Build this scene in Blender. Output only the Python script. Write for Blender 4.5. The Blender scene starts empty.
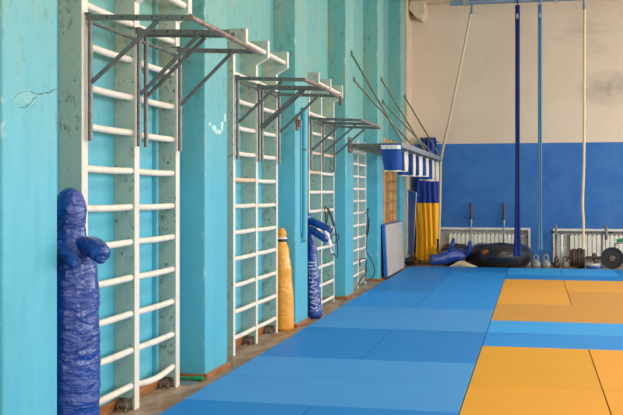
import bpy, bmesh, math, random
from mathutils import Vector, Matrix, noise
PI = math.pi
random.seed(7)
COL = bpy.context.scene.collection
SC = bpy.context.scene

# ------------------------------------------------------------------ camera, world, lights, exposure
TH = math.atan(222.5 / 1000.0)
cd = bpy.data.cameras.new('camera'); cam = bpy.data.objects.new('camera', cd); COL.objects.link(cam)
cam.location = (0, 0, 1.5); cam.rotation_euler = (PI / 2, 0, TH)
cd.sensor_width = 36.0; cd.lens = 36.0 * 1000.0 / 623.0; cd.shift_y = -14.5 / 623.0; cd.clip_end = 200
SC.camera = cam
SC.view_settings.view_transform = 'Standard'; SC.view_settings.look = 'None'
SC.view_settings.exposure = 0.0; SC.view_settings.gamma = 1.0
SC.view_settings.use_curve_mapping = False

w = bpy.data.worlds.new('world'); SC.world = w; w.use_nodes = True
w.node_tree.nodes['Background'].inputs[0].default_value = (0.75, 0.87, 1.0, 1)
w.node_tree.nodes['Background'].inputs[1].default_value = 1.4

def area(name, loc, rot, sx, sy, power, color):
    l = bpy.data.lights.new(name, 'AREA'); l.shape = 'RECTANGLE'; l.size = sx; l.size_y = sy
    l.energy = power; l.color = color
    o = bpy.data.objects.new(name, l); o.location = loc; o.rotation_euler = rot; COL.objects.link(o)
    return o
WIN_Y = [-3.0, 2.0, 7.0, 12.0, 17.0]
for i, y in enumerate(WIN_Y):                       # daylight entering through the windows of the right wall
    area('window_daylight', (8.9, y + 1.5, 2.9), (0, PI / 2, 0), 3.0, 3.2, 275 if y < 15 else 470, (0.93, 0.97, 1.0))
for x in (-1.0, 3.5):                               # added fill light behind the camera, in front of a windowless wall
    area('rear_fill_light', (x, -5.85, 2.9), (PI / 2, 0, 0), 3.0, 2.6, 135, (0.93, 0.97, 1.0))
for y in (3.0, 9.0, 15.0):                          # warm hall lamps under the ceiling
    area('ceiling_lamp', (1.6, y, 5.55), (0, 0, 0), 1.2, 0.6, 120, (1.0, 0.80, 0.60))

# pixel of the photograph -> point on a plane of the place (only used to read off positions)
cT, sT = math.cos(TH), math.sin(TH)
def ray(u, v):
    a = (u - 311.5) / 1000.0; b = (193.0 - v) / 1000.0
    return (-sT + a * cT, cT + a * sT, b)
def onY(u, v, Y):
    x, y, z = ray(u, v); t = Y / y
    return Vector((x * t, Y, 1.5 + z * t))
def onX(u, v, X):
    x, y, z = ray(u, v); t = X / x
    return Vector((X, y * t, 1.5 + z * t))

# ------------------------------------------------------------------ materials
def srgb(r, g, b):
    f = lambda c: (c / 255 / 12.92) if c / 255 <= 0.04045 else ((c / 255 + 0.055) / 1.055) ** 2.4
    return (f(r), f(g), f(b), 1)

class Mat:
    def __init__(s, name, rough=0.5, metal=0.0, spec=0.5, coat=0.0):
        s.m = bpy.data.materials.new(name); s.m.use_nodes = True
        s.nt = s.m.node_tree; s.b = s.nt.nodes['Principled BSDF']
        s.b.inputs['Roughness'].default_value = rough; s.b.inputs['Metallic'].default_value = metal
        s.b.inputs['Specular IOR Level'].default_value = spec
        s.b.inputs['Coat Weight'].default_value = coat
        s.tc = s.nt.nodes.new('ShaderNodeTexCoord')
        s.col = None; s.h = None
    def n(s, t, **kw):
        x = s.nt.nodes.new(t)
        for k, v in kw.items(): setattr(x, k, v)
        return x
    def L(s, a, b): s.nt.links.new(a, b)
    def coords(s, scale=(1, 1, 1), space='Object'):
        mp = s.n('ShaderNodeMapping'); mp.inputs['Scale'].default_value = scale
        s.L(s.tc.outputs[space], mp.inputs[0]); return mp.outputs[0]
    def noise(s, scale, stretch=(1, 1, 1), detail=4, lo=0.4, hi=0.6, rough=0.6, dist=0.0):
        nz = s.n('ShaderNodeTexNoise'); nz.inputs['Scale'].default_value = scale
        nz.inputs['Detail'].default_value = detail; nz.inputs['Roughness'].default_value = rough
        nz.inputs['Distortion'].default_value = dist
        s.L(s.coords(stretch), nz.inputs['Vector'])
        mr = s.n('ShaderNodeMapRange'); mr.inputs[1].default_value = lo; mr.inputs[2].default_value = hi
        s.L(nz.outputs[0], mr.inputs[0]); return mr.outputs[0]
    def base(s, c):
        rgb = s.n('ShaderNodeRGB'); rgb.outputs[0].default_value = c; s.col = rgb.outputs[0]; return s
    def mix(s, fac, c, amt=1.0):
        if amt != 1.0:
            mu = s.n('ShaderNodeMath', operation='MULTIPLY'); mu.inputs[1].default_value = amt
            s.L(fac, mu.inputs[0]); fac = mu.outputs[0]
        mx = s.n('ShaderNodeMix', data_type='RGBA'); s.L(fac, mx.inputs[0]); s.L(s.col, mx.inputs[6])
        if isinstance(c, tuple): mx.inputs[7].default_value = c
        else: s.L(c, mx.inputs[7])
        s.col = mx.outputs[2]; return s
    def math(s, op, a, b):
        mu = s.n('ShaderNodeMath', operation=op)
        for i, q in enumerate((a, b)):
            if isinstance(q, (int, float)): mu.inputs[i].default_value = q
            else: s.L(q, mu.inputs[i])
        return mu.outputs[0]
    def axis(s, k, space='Object'):
        sp = s.n('ShaderNodeSeparateXYZ'); s.L(s.tc.outputs[space], sp.inputs[0]); return sp.outputs[k]
    def ramp(s, x, lo, hi):
        mr = s.n('ShaderNodeMapRange'); mr.inputs[1].default_value = lo; mr.inputs[2].default_value = hi
        s.L(x, mr.inputs[0]); return mr.outputs[0]
    def bump(s, fac, strength=0.3, dist=0.01):
        bp = s.n('ShaderNodeBump'); bp.inputs['Strength'].default_value = strength; bp.inputs['Distance'].default_value = dist
        s.L(fac, bp.inputs['Height'])
        if s.h: s.L(s.h, bp.inputs['Normal'])
        s.h = bp.outputs[0]; s.L(s.h, s.b.inputs['Normal']); return s
    def rough_from(s, fac, lo, hi):
        mr = s.n('ShaderNodeMapRange'); mr.inputs[3].default_value = lo; mr.inputs[4].default_value = hi
        s.L(fac, mr.inputs[0]); s.L(mr.outputs[0], s.b.inputs['Roughness']); return s
    def done(s):
        s.L(s.col, s.b.inputs['Base Color']); return s.m

def simple(name, c, rough=0.5, metal=0.0, var=None, vs=8.0, amt=0.6, coat=0.0, bump=0.0, bs=40, stretch=(1, 1, 1)):
    m = Mat(name, rough, metal, coat=coat).base(c)
    m.mix(m.noise(vs, stretch), var or tuple(q * 0.8 for q in c[:3]) + (1,), amt)
    if bump: m.bump(m.noise(bs, stretch, lo=0, hi=1), bump, 0.004)
    return m.done()

def teal_paint(name, corner=False):
    m = Mat(name, 0.42, spec=0.35).base(srgb(86, 176, 198))
    m.mix(m.noise(1.6, (1, 1, .5), 5), srgb(98, 186, 208), 0.7)
    m.mix(m.noise(5, (2.5, 2.5, .35), 6, .5, .75), srgb(78, 164, 184), 0.5)
    up = m.ramp(m.axis(2, 'Object'), 1.5, 3.0)
    m.mix(up, srgb(112, 170, 160), 0.8)                                    # greener towards the upper wall
    m.mix(m.math('MULTIPLY', up, m.noise(3.0, (2.4, 2.4, .3), 8, .48, .64)), srgb(146, 168, 146), 0.75)   # rubbed streaks
    m.mix(m.math('MULTIPLY', m.ramp(m.axis(2), 1.5, 2.3), m.noise(14, (1, 1, .7), 7, .56, .68)), srgb(84, 128, 122), 0.55)  # grime specks
    m.mix(m.noise(38, (1, 1, 1), 3, .70, .74), srgb(60, 110, 112), 0.6)
    if corner:
        gx = m.ramp(m.axis(0, 'Generated'), .86, .985); gy = m.ramp(m.axis(1, 'Generated'), .07, .0)
        e = m.math('MULTIPLY', gx, gy)
        m.mix(m.math('MULTIPLY', e, m.noise(14, (1, 1, .5), 5, .56, .66)), srgb(190, 218, 216), 0.7)
    m.mix(m.noise(7, (1, 1, .8), 8, .72, .75), srgb(180, 220, 216), 0.7)
    m.bump(m.noise(3, (1, 1, 1), 4, 0, 1), 0.35, 0.03); m.bump(m.noise(60, (1, 1, 1), 3, 0, 1), 0.12, 0.004)
    return m.done()

M = {}
M['teal'] = teal_paint('teal_wall_paint'); M['teal_pil'] = teal_paint('teal_pilaster_paint', True)
m = Mat('back_wall_paint', 0.6, spec=0.25).base(srgb(220, 202, 180))
m.mix(m.noise(.8, (1, 1, 1), 5, .40, .62), srgb(212, 192, 168), .8)
m.mix(m.noise(1.1, (.45, 1, 1.6), 4, .62, .78), srgb(165, 150, 130), .6)
m.mix(m.noise(25, (1, 1, 1), 3, .70, .74), srgb(150, 120, 90), .7)
sx = m.axis(0); sz = m.axis(2)
e_ = m.math('ADD', m.math('POWER', m.math('DIVIDE', m.math('SUBTRACT', sx, 1.55), .75), 2.0), m.math('POWER', m.math('DIVIDE', m.math('SUBTRACT', sz, 3.72), .42), 2.0))
m.mix(m.math('MULTIPLY', m.ramp(e_, 1.0, .0), m.noise(2.5, lo=.3, hi=.6)), srgb(160, 150, 136), .75)   # grey smudge on the plaster
b = m.n('ShaderNodeMath', operation='LESS_THAN'); m.L(m.axis(2), b.inputs[0]); b.inputs[1].default_value = 2.575
mb_ = m.n('ShaderNodeMix', data_type='RGBA'); mb_.inputs[6].default_value = srgb(46, 104, 176); mb_.inputs[7].default_value = srgb(62, 116, 180)
m.L(m.noise(2.2, (1, 1, 1), 4, .35, .65), mb_.inputs[0])
m.mix(b.outputs[0], mb_.outputs[2]); m.bump(m.noise(30, lo=0, hi=1), .1, .004)
M['back_wall'] = m.done()
M['cream_wall'] = simple('cream_wall_paint', srgb(214, 196, 168), .7, var=srgb(198, 178, 150), vs=1.5, amt=.8)
M['niche'] = simple('radiator_niche_plaster', srgb(232, 232, 228), .7, var=srgb(196, 196, 190), vs=9, stretch=(.5, 1, 3), amt=.7, bump=.3, bs=20)
M['ceiling'] = simple('ceiling_paint', srgb(222, 206, 180), .8, var=srgb(205, 188, 160), vs=1)
M['white_trim'] = simple('white_trim_paint', srgb(222, 222, 218), .45, var=srgb(200, 198, 190))
m = Mat('worn_brown_floor', .45).base(srgb(140, 108, 82))
m.mix(m.noise(7, (1, .4, 1), 6, .42, .62), srgb(180, 156, 130), .9)
m.mix(m.noise(22, (1, 1, 1), 6, .58, .66), srgb(190, 172, 148), .8)
m.mix(m.noise(40, (1, 1, 1), 4, .62, .68), srgb(70, 48, 36), .8)
M['floor'] = m.done()
M['skirting'] = simple('varnished_skirting', srgb(176, 116, 66), .35, var=srgb(140, 86, 48), vs=6, stretch=(4, .5, 8), amt=.8)
def whitewood(name, c, dirt=0.7):
    m = Mat(name, .5, spec=.35).base(c)
    m.mix(m.noise(6, (1, 1, .4), 6, .5, .68), tuple(q * .82 for q in c[:3]) + (1,), .8)
    m.mix(m.noise(30, (1.6, 1.6, .5), 6, .64, .70), srgb(120, 96, 70), dirt)
    m.bump(m.noise(25, (3, 3, .4), 4, 0, 1), .15, .004); return m.done()
M['rail_edge'] = whitewood('white_rail_edge_paint', srgb(226, 220, 208))
M['rung'] = whitewood('white_rung_paint', srgb(232, 224, 210), .6)
M['rung_worn'] = whitewood('peeling_rung_paint', srgb(222, 196, 168), .9)
m = Mat('grey_green_board_paint', .5, spec=.35).base(srgb(158, 186, 176))
m.mix(m.noise(3, (1, 1, .4), 6, .4, .65), srgb(146, 174, 164), .8)
m.mix(m.math('MULTIPLY', m.ramp(m.axis(2), 1.2, 3.0), m.noise(6, (2, 2, .4), 5, .3, .7)), srgb(200, 190, 164), .85)
m.mix(m.noise(30, (1, 1, .7), 5, .63, .69), srgb(84, 82, 74), .85)
m.mix(m.math('MULTIPLY', m.noise(2.2, (1, 1, 1), 3, .52, .62), m.noise(34, (1, 1, .6), 6, .54, .60)), srgb(112, 86, 66), .6)
M['board'] = m.done(); M['board_pale'] = simple('pale_board_paint', srgb(186, 206, 198), .5, var=srgb(164, 186, 178), vs=6, amt=.7)
M['screw'] = simple('pale_screw_head', srgb(110, 150, 196), .5)
M['wood'] = simple('orange_varnished_wood', srgb(244, 184, 116), .4, var=srgb(214, 146, 80), vs=5, stretch=(4, 4, .4), amt=.8)
M['wood_dark'] = simple('brown_varnished_wood', srgb(214, 136, 78), .4, var=srgb(180, 108, 60), vs=5, amt=.8)
M['bar_metal'] = simple('grey_painted_steel', srgb(116, 121, 118), .4, .45, var=srgb(96, 98, 94), vs=14, amt=.7)
M['bar_rust'] = simple('rubbed_grip_steel', srgb(168, 150, 138), .38, .5, var=srgb(128, 98, 82), vs=10, amt=.8)
M['steel'] = simple('dull_steel', srgb(160, 165, 170), .35, .7, var=srgb(128, 132, 136), vs=6)
M['galv'] = simple('frame_grey_paint', srgb(150, 156, 160), .45, .3, var=srgb(120, 124, 124), vs=6)
M['rod'] = simple('grey_green_rod', srgb(118, 122, 104), .5, .3, var=srgb(96, 90, 74), vs=10)
M['rust'] = simple('rusty_bracket', srgb(92, 62, 48), .7, .2, var=srgb(150, 140, 124), vs=30, amt=.9, bump=.4)
M['black_rubber'] = simple('black_rubber', srgb(30, 31, 35), .28, var=srgb(42, 42, 46), vs=5, amt=.8)
M['black_matte'] = simple('black_plate_rubber', srgb(34, 34, 36), .5, var=srgb(52, 52, 52), vs=20, amt=.5)
M['iron'] = simple('grey_cast_iron', srgb(138, 142, 138), .5, .1, var=srgb(108, 110, 104), vs=16, amt=.8)
M['brown_iron'] = simple('brown_painted_iron', srgb(92, 74, 66), .5, .2, var=srgb(60, 46, 40), vs=16, amt=.8)
M['radiator'] = simple('cream_radiator_paint', srgb(240, 238, 228), .45, var=srgb(228, 224, 210))
M['cable'] = simple('black_rubber_cord', srgb(24, 24, 26), .5)
M['green'] = simple('green_plastic', srgb(24, 150, 92), .4)
M['grey_face'] = simple('grey_mat_vinyl', srgb(186, 178, 168), .55, var=srgb(176, 168, 160), vs=3)
M['blue_vinyl'] = simple('blue_vinyl', srgb(28, 96, 176), .35)
M['pale_disc'] = simple('pale_grey_disc', srgb(196, 200, 196), .5)
M['patch'] = simple('orange_patch', srgb(190, 110, 40), .5, var=srgb(120, 70, 34), vs=14, amt=.9)
M['crack'] = simple('bare_plaster', srgb(70, 100, 98), .9, var=srgb(120, 150, 142), vs=20, amt=.7)
M['flake'] = simple('patched_plaster', srgb(112, 182, 190), .7, var=srgb(140, 190, 190), vs=26, amt=.8)
M['paint_flake'] = simple('pale_exposed_plaster', srgb(196, 224, 216), .8, var=srgb(150, 200, 196), vs=20, amt=.8)
M['rope_tip'] = simple('dark_taped_rope_end', srgb(60, 54, 46), .8)
M['lettering'] = simple('white_worn_lettering', srgb(196, 202, 222), .5, var=srgb(50, 84, 180), vs=30, amt=.9)

def cloth(name, c, rough=.85, sheen=.2):
    m = Mat(name, rough, spec=.2).base(c); m.mix(m.noise(5, lo=.3, hi=.7), tuple(q * .85 for q in c[:3]) + (1,), .6)
    m.bump(m.noise(120, lo=0, hi=1), .1, .002); m.b.inputs['Sheen Weight'].default_value = sheen; return m.done()
M['flag_blue'] = cloth('blue_flag_cloth', srgb(30, 62, 150), .6); M['flag_yellow'] = cloth('yellow_flag_cloth', srgb(255, 190, 26), .6)
M['banner_blue'] = cloth('blue_banner_cloth', srgb(28, 76, 148)); M['banner_white'] = cloth('cream_banner_border', srgb(214, 206, 190)); M['banner_grey'] = cloth('grey_banner_cloth', srgb(170, 166, 156))
M['strap_navy'] = cloth('navy_strap', srgb(14, 38, 112), .6); M['strap_blue'] = cloth('blue_strap', srgb(88, 132, 168), .6)
M['net'] = simple('pale_net_rope', srgb(222, 206, 172), .8, var=srgb(190, 170, 130), vs=30)
M['white_cloth'] = cloth('white_cloth', srgb(226, 228, 236))
m = Mat('natural_climbing_rope', .85, spec=.15).base(srgb(224, 204, 168)); m.mix(m.noise(60), srgb(186, 160, 120), .6)
M['rope'] = m.done()

def vinyl(name, c, dark, rough, wr=1.0):
    m = Mat(name, rough, spec=.6, coat=.4).base(c); m.b.inputs['Coat Roughness'].default_value = .1
    m.mix(m.noise(9, lo=.4, hi=.65), dark, .6)
    m.bump(m.noise(7, (1, 1, 2.6), 4, 0, 1, .5, .8), .7 * wr, .05); m.bump(m.noise(22, (1.4, 1.4, .8), 3, 0, 1, .5, 1.2), .28 * wr, .02)
    return m.done()
M['dummy_blue'] = vinyl('blue_dummy_vinyl', srgb(12, 64, 152), srgb(8, 48, 124), .22)
M['dummy_yellow'] = vinyl('ochre_bag_vinyl', srgb(238, 166, 44), srgb(220, 144, 30), .5, .35)

def tatami(name, c, mark=.5):
    m = Mat(name, .5, spec=.2).base(c)
    d = tuple(q * .9 for q in c[:3]) + (1,); l = tuple(min(1, q * 1.12 + .02) for q in c[:3]) + (1,)
    m.mix(m.noise(1.2, lo=.35, hi=.65), d, .45)
    m.mix(m.noise(9, (1, .35, 1), 5, .66, .72), l, mark)
    m.mix(m.noise(4, (.3, 2, 1), 6, .68, .72), l, mark)
    wv = m.noise(260, lo=.3, hi=.7); m.bump(wv, .12, .001)
    return m.done()
M['mat_blue_a'] = tatami('bright_blue_mat_vinyl', srgb(32, 140, 224))
M['mat_blue_b'] = tatami('mid_blue_mat_vinyl', srgb(26, 128, 210))
M['mat_blue_c'] = tatami('pale_blue_mat_vinyl', srgb(66, 148, 220))
M['mat_blue_d'] = tatami('sky_blue_mat_vinyl', srgb(52, 160, 236))
M['mat_yellow_a'] = tatami('yellow_mat_vinyl', srgb(224, 158, 44))
M['mat_yellow_b'] = tatami('golden_mat_vinyl', srgb(216, 156, 34))
M['mat_yellow_c'] = tatami('tan_yellow_mat_vinyl', srgb(202, 146, 62), .6)
M['mat_yellow_d'] = tatami('light_yellow_mat_vinyl', srgb(222, 160, 56))
M['foam'] = simple('grey_mat_foam', srgb(88, 92, 98), .8)

# ------------------------------------------------------------------ mesh helpers
class MB:
    def __init__(s): s.v = []; s.f = []; s.mi = []; s.sm = []
    def add(s, vs, fs, mi=0, smooth=False):
        o = len(s.v); s.v += [tuple(x) for x in vs]
        for f in fs: s.f.append([i + o for i in f]); s.mi.append(mi); s.sm.append(smooth)
        return s
    def box(s, x0, x1, y0, y1, z0, z1, mi=0):
        v = [(x, y, z) for z in (z0, z1) for y in (y0, y1) for x in (x0, x1)]
        return s.add(v, [(0, 2, 3, 1), (4, 5, 7, 6), (0, 1, 5, 4), (2, 6, 7, 3), (0, 4, 6, 2), (1, 3, 7, 5)], mi)
    def hexa(s, v, mi=0):       # eight corners: bottom ring of four, top ring of four
        return s.add(v, [(3, 2, 1, 0), (4, 5, 6, 7), (0, 1, 5, 4), (1, 2, 6, 5), (2, 3, 7, 6), (3, 0, 4, 7)], mi)
    def beam(s, a, b, w, h, up=Vector((0, 0, 1)), mi=0):
        a = Vector(a); b = Vector(b); d = (b - a).normalized(); sd = d.cross(up)
        if sd.length < 1e-4: sd = d.cross(Vector((0, 1, 0)))
        sd.normalize(); u = sd.cross(d).normalized()
        ring = lambda p: [p - sd * w / 2 - u * h / 2, p + sd * w / 2 - u * h / 2, p + sd * w / 2 + u * h / 2, p - sd * w / 2 + u * h / 2]
        return s.hexa(ring(a) + ring(b), mi)
    def prism(s, prof, axis, a, b, mi=0, edge_mi=None):
        n = len(prof)
        def P(p, t):
            return {'x': (t, p[0], p[1]), 'y': (p[0], t, p[1]), 'z': (p[0], p[1], t)}[axis]
        v = [P(p, a) for p in prof] + [P(p, b) for p in prof]
        o = len(s.v); s.v += v
        s.f.append([o + i for i in range(n)][::-1]); s.mi.append(mi); s.sm.append(False)
        s.f.append([o + n + i for i in range(n)]); s.mi.append(mi); s.sm.append(False)
        for i in range(n):
            j = (i + 1) % n
            s.f.append([o + i, o + j, o + n + j, o + n + i]); s.sm.append(False)
            s.mi.append(mi if edge_mi is None else edge_mi[i])
        return s
    def tube(s, pts, r, seg=10, mi=0, cap=True, fn=None, lobes=0, twist=0, lob=.15, flat=1.0):
        pts = [Vector(p) for p in pts]; n = len(pts)
        rs = r if isinstance(r, (list, tuple)) else [r] * n
        t0 = (pts[1] - pts[0]).normalized(); ref = Vector((0, 0, 1)) if abs(t0.z) < .9 else Vector((0, 1, 0))
        sd = t0.cross(ref).normalized(); rings = []; L = 0
        for i, p in enumerate(pts):
            t = (pts[min(i + 1, n - 1)] - pts[max(i - 1, 0)])
            t = t.normalized() if t.length > 1e-9 else t0
            sd = (sd - t * sd.dot(t)).normalized(); u = t.cross(sd)
            if i: L += (p - pts[i - 1]).length
            ring = []
            for k in range(seg):
                a = 2 * PI * k / seg; rr = rs[i]
                if lobes: rr *= 1 - lob + lob * abs(math.cos(lobes * (a + twist * L) / 2)) * 2
                q = p + sd * math.cos(a) * rr + u * math.sin(a) * rr * flat
                if fn: q = fn(q, p, a, i / (n - 1))
                ring.append(q)
            rings.append(ring)
        vs = [q for r_ in rings for q in r_]
        fs = [(i * seg + k, i * seg + (k + 1) % seg, (i + 1) * seg + (k + 1) % seg, (i + 1) * seg + k) for i in range(n - 1) for k in range(seg)]
        s.add(vs, fs, mi, True)
        if cap:
            o = len(s.v) - n * seg
            s.f.append([o + k for k in range(seg)][::-1]); s.mi.append(mi); s.sm.append(False)
            s.f.append([o + (n - 1) * seg + k for k in range(seg)]); s.mi.append(mi); s.sm.append(False)
        return s
    def lathe(s, prof, c, axis='z', seg=24, mi=0):    # prof: (radius, t along axis), closed at both ends if radius 0
        c = Vector(c); ax = {'z': (Vector((1, 0, 0)), Vector((0, 1, 0)), Vector((0, 0, 1))), 'x': (Vector((0, 1, 0)), Vector((0, 0, 1)), Vector((1, 0, 0))), 'y': (Vector((0, 0, 1)), Vector((1, 0, 0)), Vector((0, 1, 0)))}[axis] if isinstance(axis, str) else axis
        vs = []; fs = []
        for r, t in prof:
            for k in range(seg):
                a = 2 * PI * k / seg; vs.append(c + ax[0] * r * math.cos(a) + ax[1] * r * math.sin(a) + ax[2] * t)
        n = len(prof)
        for i in range(n - 1):
            for k in range(seg): fs.append((i * seg + k, i * seg + (k + 1) % seg, (i + 1) * seg + (k + 1) % seg, (i + 1) * seg + k))
        fs.append(tuple(range(seg))[::-1]); fs.append(tuple((n - 1) * seg + k for k in range(seg)))
        return s.add(vs, fs, mi, True)
    def build(s, name, mats, parent=None, bevel=0, sharp=True):
        me = bpy.data.meshes.new(name)
        off = world_loc(parent) if parent else Vector((0, 0, 0))
        me.from_pydata([Vector(v) - off for v in s.v], [], s.f); me.update()
        if not isinstance(mats, (list, tuple)): mats = [mats]
        for x in mats: me.materials.append(x)
        for p, mi, sm in zip(me.polygons, s.mi, s.sm): p.material_index = mi; p.use_smooth = sm
        bm = bmesh.new(); bm.from_mesh(me); bmesh.ops.recalc_face_normals(bm, faces=bm.faces); bm.to_mesh(me); bm.free()
        if sharp:
            try: me.set_sharp_from_angle(angle=math.radians(50))
            except Exception: pass
        o = bpy.data.objects.new(name, me); COL.objects.link(o)
        if parent: o.parent = parent
        if bevel:
            b = o.modifiers.new('bevel', 'BEVEL'); b.width = bevel; b.segments = 2; b.limit_method = 'ANGLE'
        return o
def world_loc(o):
    v = Vector((0, 0, 0))
    while o: v += Vector(o.location); o = o.parent
    return v
def thing(name, label, cat, loc, group=None):
    o = bpy.data.objects.new(name, None); COL.objects.link(o); o.location = loc; o.empty_display_size = .1
    o['label'] = label; o['category'] = cat
    if group: o['group'] = group
    return o
def tag(o, label, cat, group=None, kind=None):
    o['label'] = label; o['category'] = cat
    if group: o['group'] = group
    if kind: o['kind'] = kind
    return o
def struct(name, mb, mats, label=None, parent=None, bevel=0):
    o = mb.build(name, mats, parent, bevel)
    if not parent: o['kind'] = 'structure'
    if label: o['label'] = label
    return o
def smooth(pts, k=6):
    pts = [Vector(p) for p in pts]; out = []
    for i in range(len(pts) - 1):
        p0 = pts[max(i - 1, 0)]; p1 = pts[i]; p2 = pts[i + 1]; p3 = pts[min(i + 2, len(pts) - 1)]
        for j in range(k):
            t = j / k
            out.append(.5 * ((2 * p1) + (p2 - p0) * t + (2 * p0 - 5 * p1 + 4 * p2 - p3) * t * t + (3 * p1 - p0 - 3 * p2 + p3) * t ** 3))
    out.append(pts[-1]); return out

# ------------------------------------------------------------------ the hall
FZ = -0.04; XW = -2.92; XP = -2.66; YB = 22.0; ZC = 5.72; XR = 9.0; Y0 = -6.0
struct('floor', MB().box(XW - .3, XR + .3, Y0 - .3, YB + .4, FZ - .2, FZ), M['floor'], 'worn brown painted floor showing beside the mats')
struct('ceiling', MB().box(XW - .3, XR + .3, Y0 - .3, YB + .4, ZC, ZC + .2), M['ceiling'], 'cream ceiling of the sports hall')
struct('wall_left', MB().box(XW - .3, XW, Y0, YB + .3, FZ, ZC), M['teal'], 'turquoise painted wall behind the wall bars')
PIL = [(4.66, 5.27), (7.90, 8.51), (11.12, 11.745), (14.25, 14.88), (17.30, 17.93), (20.40, 21.05)]
pils = []
for i, (a, b) in enumerate([(1.5, 2.13)] + PIL):
    p = struct('trim_%d' % (i + 1), MB().box(XW - .01, XP, a, b, FZ, ZC), M['teal_pil'], 'turquoise painted wall pilaster', bevel=.012); pils.append(p)
# cracked plaster on the nearest pilaster and flaked paint on the next
def ribbon(name, pts, wid, mat, parent, X=XP):
    mb = MB(); vs = []; P = [onX(u, v, X + .0015) for u, v in pts]; n = len(P)
    for i, p in enumerate(P):
        d = (P[min(i + 1, n - 1)] - P[max(i - 1, 0)]).normalized(); s = Vector((0, -d.z, d.y)) * wid * (.5 + .5 * random.random())
        vs += [p - s, p + s]
    q = len(vs); vs2 = vs + [v + Vector((-.004, 0, 0)) for v in vs]
    fs = [(2 * i, 2 * i + 1, 2 * i + 3, 2 * i + 2) for i in range(n - 1)] + [(q + 2 * i, q + 2 * i + 2, q + 2 * i + 3, q + 2 * i + 1) for i in range(n - 1)]
    mb.add(vs2, fs); return mb.build(name, mat, parent)
def blob(name, cu, cv, ru, rv, mat, parent, k=18, seed=0):
    rnd = random.Random(seed); P = []
    for i in range(k):
        a = 2 * PI * i / k; q = .7 + .5 * rnd.random(); P.append(onX(cu + ru * q * math.cos(a), cv + rv * q * math.sin(a), XP + .001))
    vs = [onX(cu, cv, XP + .001)] + P
    return MB().add(vs, [(0, i + 1, (i + 1) % k + 1) for i in range(k)]).build(name, mat, parent)
blob('plaster_patch', 25, 98, 12, 8, M['flake'], pils[1], 24, 3)
ribbon('plaster_crack', [(57, 89), (53, 90), (49, 93), (45, 92.5), (41, 94), (37.5, 94), (36.5, 97), (33, 99), (31, 103), (28, 105), (25, 108), (20, 107)], .005, M['crack'], pils[1])
ribbon('plaster_crack', [(37, 94), (32, 92), (27, 91), (22, 92), (17, 95), (14, 99)], .002, M['crack'], pils[1])
for k, (u, v, a, b) in enumerate([(214, 128, 2.5, 3), (218, 132, 3, 2.5), (222, 126, 1.6, 6), (225, 118, 1.2, 5), (210, 124, 1.2, 2)]):
    blob('paint_flake', u, v, a, b, M['paint_flake'], pils[2], 14, k + 5)
# skirting boards
for (a, b), p in zip([(1.5, 2.13)] + PIL, pils):
    MB().box(XP - .002, XP + .022, a - .022, b + .022, FZ, .0).box(XW, XP, a - .022, a, FZ, .0).box(XW, XP, b, b + .022, FZ, .0).build('skirting', M['skirting'], p)
sk = MB(); prev = 2.13
for a, b in PIL + [(YB, 0)]: sk.box(XW - .002, XW + .02, prev + .022, a - (.022 if b else 0), FZ, .03); prev = b
struct('baseboard_left', sk, M['skirting'], 'orange brown varnished skirting along the turquoise wall')

# back wall with two radiator recesses
N1 = (onY(425, 228, YB).x - .12, onY(528.2, 228, YB).x, .745); N2 = (onY(555, 229, YB).x, 3.6, .735)
bw = MB()
bw.box(XW - .3, XR + .3, YB, YB + .45, .745, ZC); bw.box(XW - .3, N1[0], YB, YB + .45, FZ, .745)
bw.box(N1[1], N2[0], YB, YB + .45, FZ, .745); bw.box(N2[1], XR + .3, YB, YB + .45, FZ, .745)
struct('wall_back', bw, M['back_wall'], 'end wall painted blue below and cream beige above')
struct('wall_back_recess', MB().box(N1[0] - .05, N2[1] + .05, YB + .22, YB + .44, FZ, .76), M['niche'], 'pale plaster at the back of the radiator recesses')
for k, (a, b, z) in enumerate((N1, N2)):
    t = .045
    mb = MB().box(a - t, b + t, YB - .02, YB + .2, z - t, z + .005).box(a - t, a, YB - .02, YB + .2, FZ, z - t).box(b, b + t, YB - .02, YB + .2, FZ, z - t)
    struct('trim_%d' % (8 + k), mb, M['white_trim'], 'white painted frame around the radiator recess', bevel=.004)
for z in (1.22, 1.68, 2.14):
    for k in range(14):
        x = -1.99 + k * .59; MB().lathe([(.001, -.003), (.008, -.003), (.009, 0), (.001, .001)], (x, YB, z), 'y', 10).build('panel_screw', M['screw'], bpy.data.objects['wall_back'])
# beam and haunch at the top corner
struct('trim_10', MB().box(XP + .05, XR, YB - .45, YB, 5.62, ZC), M['cream_wall'], 'cream concrete edge beam over the end wall')
a = onY(408, 22, YB - .3)
hp = [(-2.60, 5.62), (-2.30, 5.62), (-2.28, 5.36), (-2.36, 5.24), (-2.44, 5.25), (-2.62, 5.44)]
struct('trim_11', MB().prism(hp, 'y', YB - .6, YB, 0), M['cream_wall'], 'cream concrete bracket under the edge beam')
struct('trim_12', MB().box(XW, XP + .03, 21.1, YB, FZ + .1, ZC), M['cream_wall'], 'cream painted corner strip beside the last pilaster')
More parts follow.
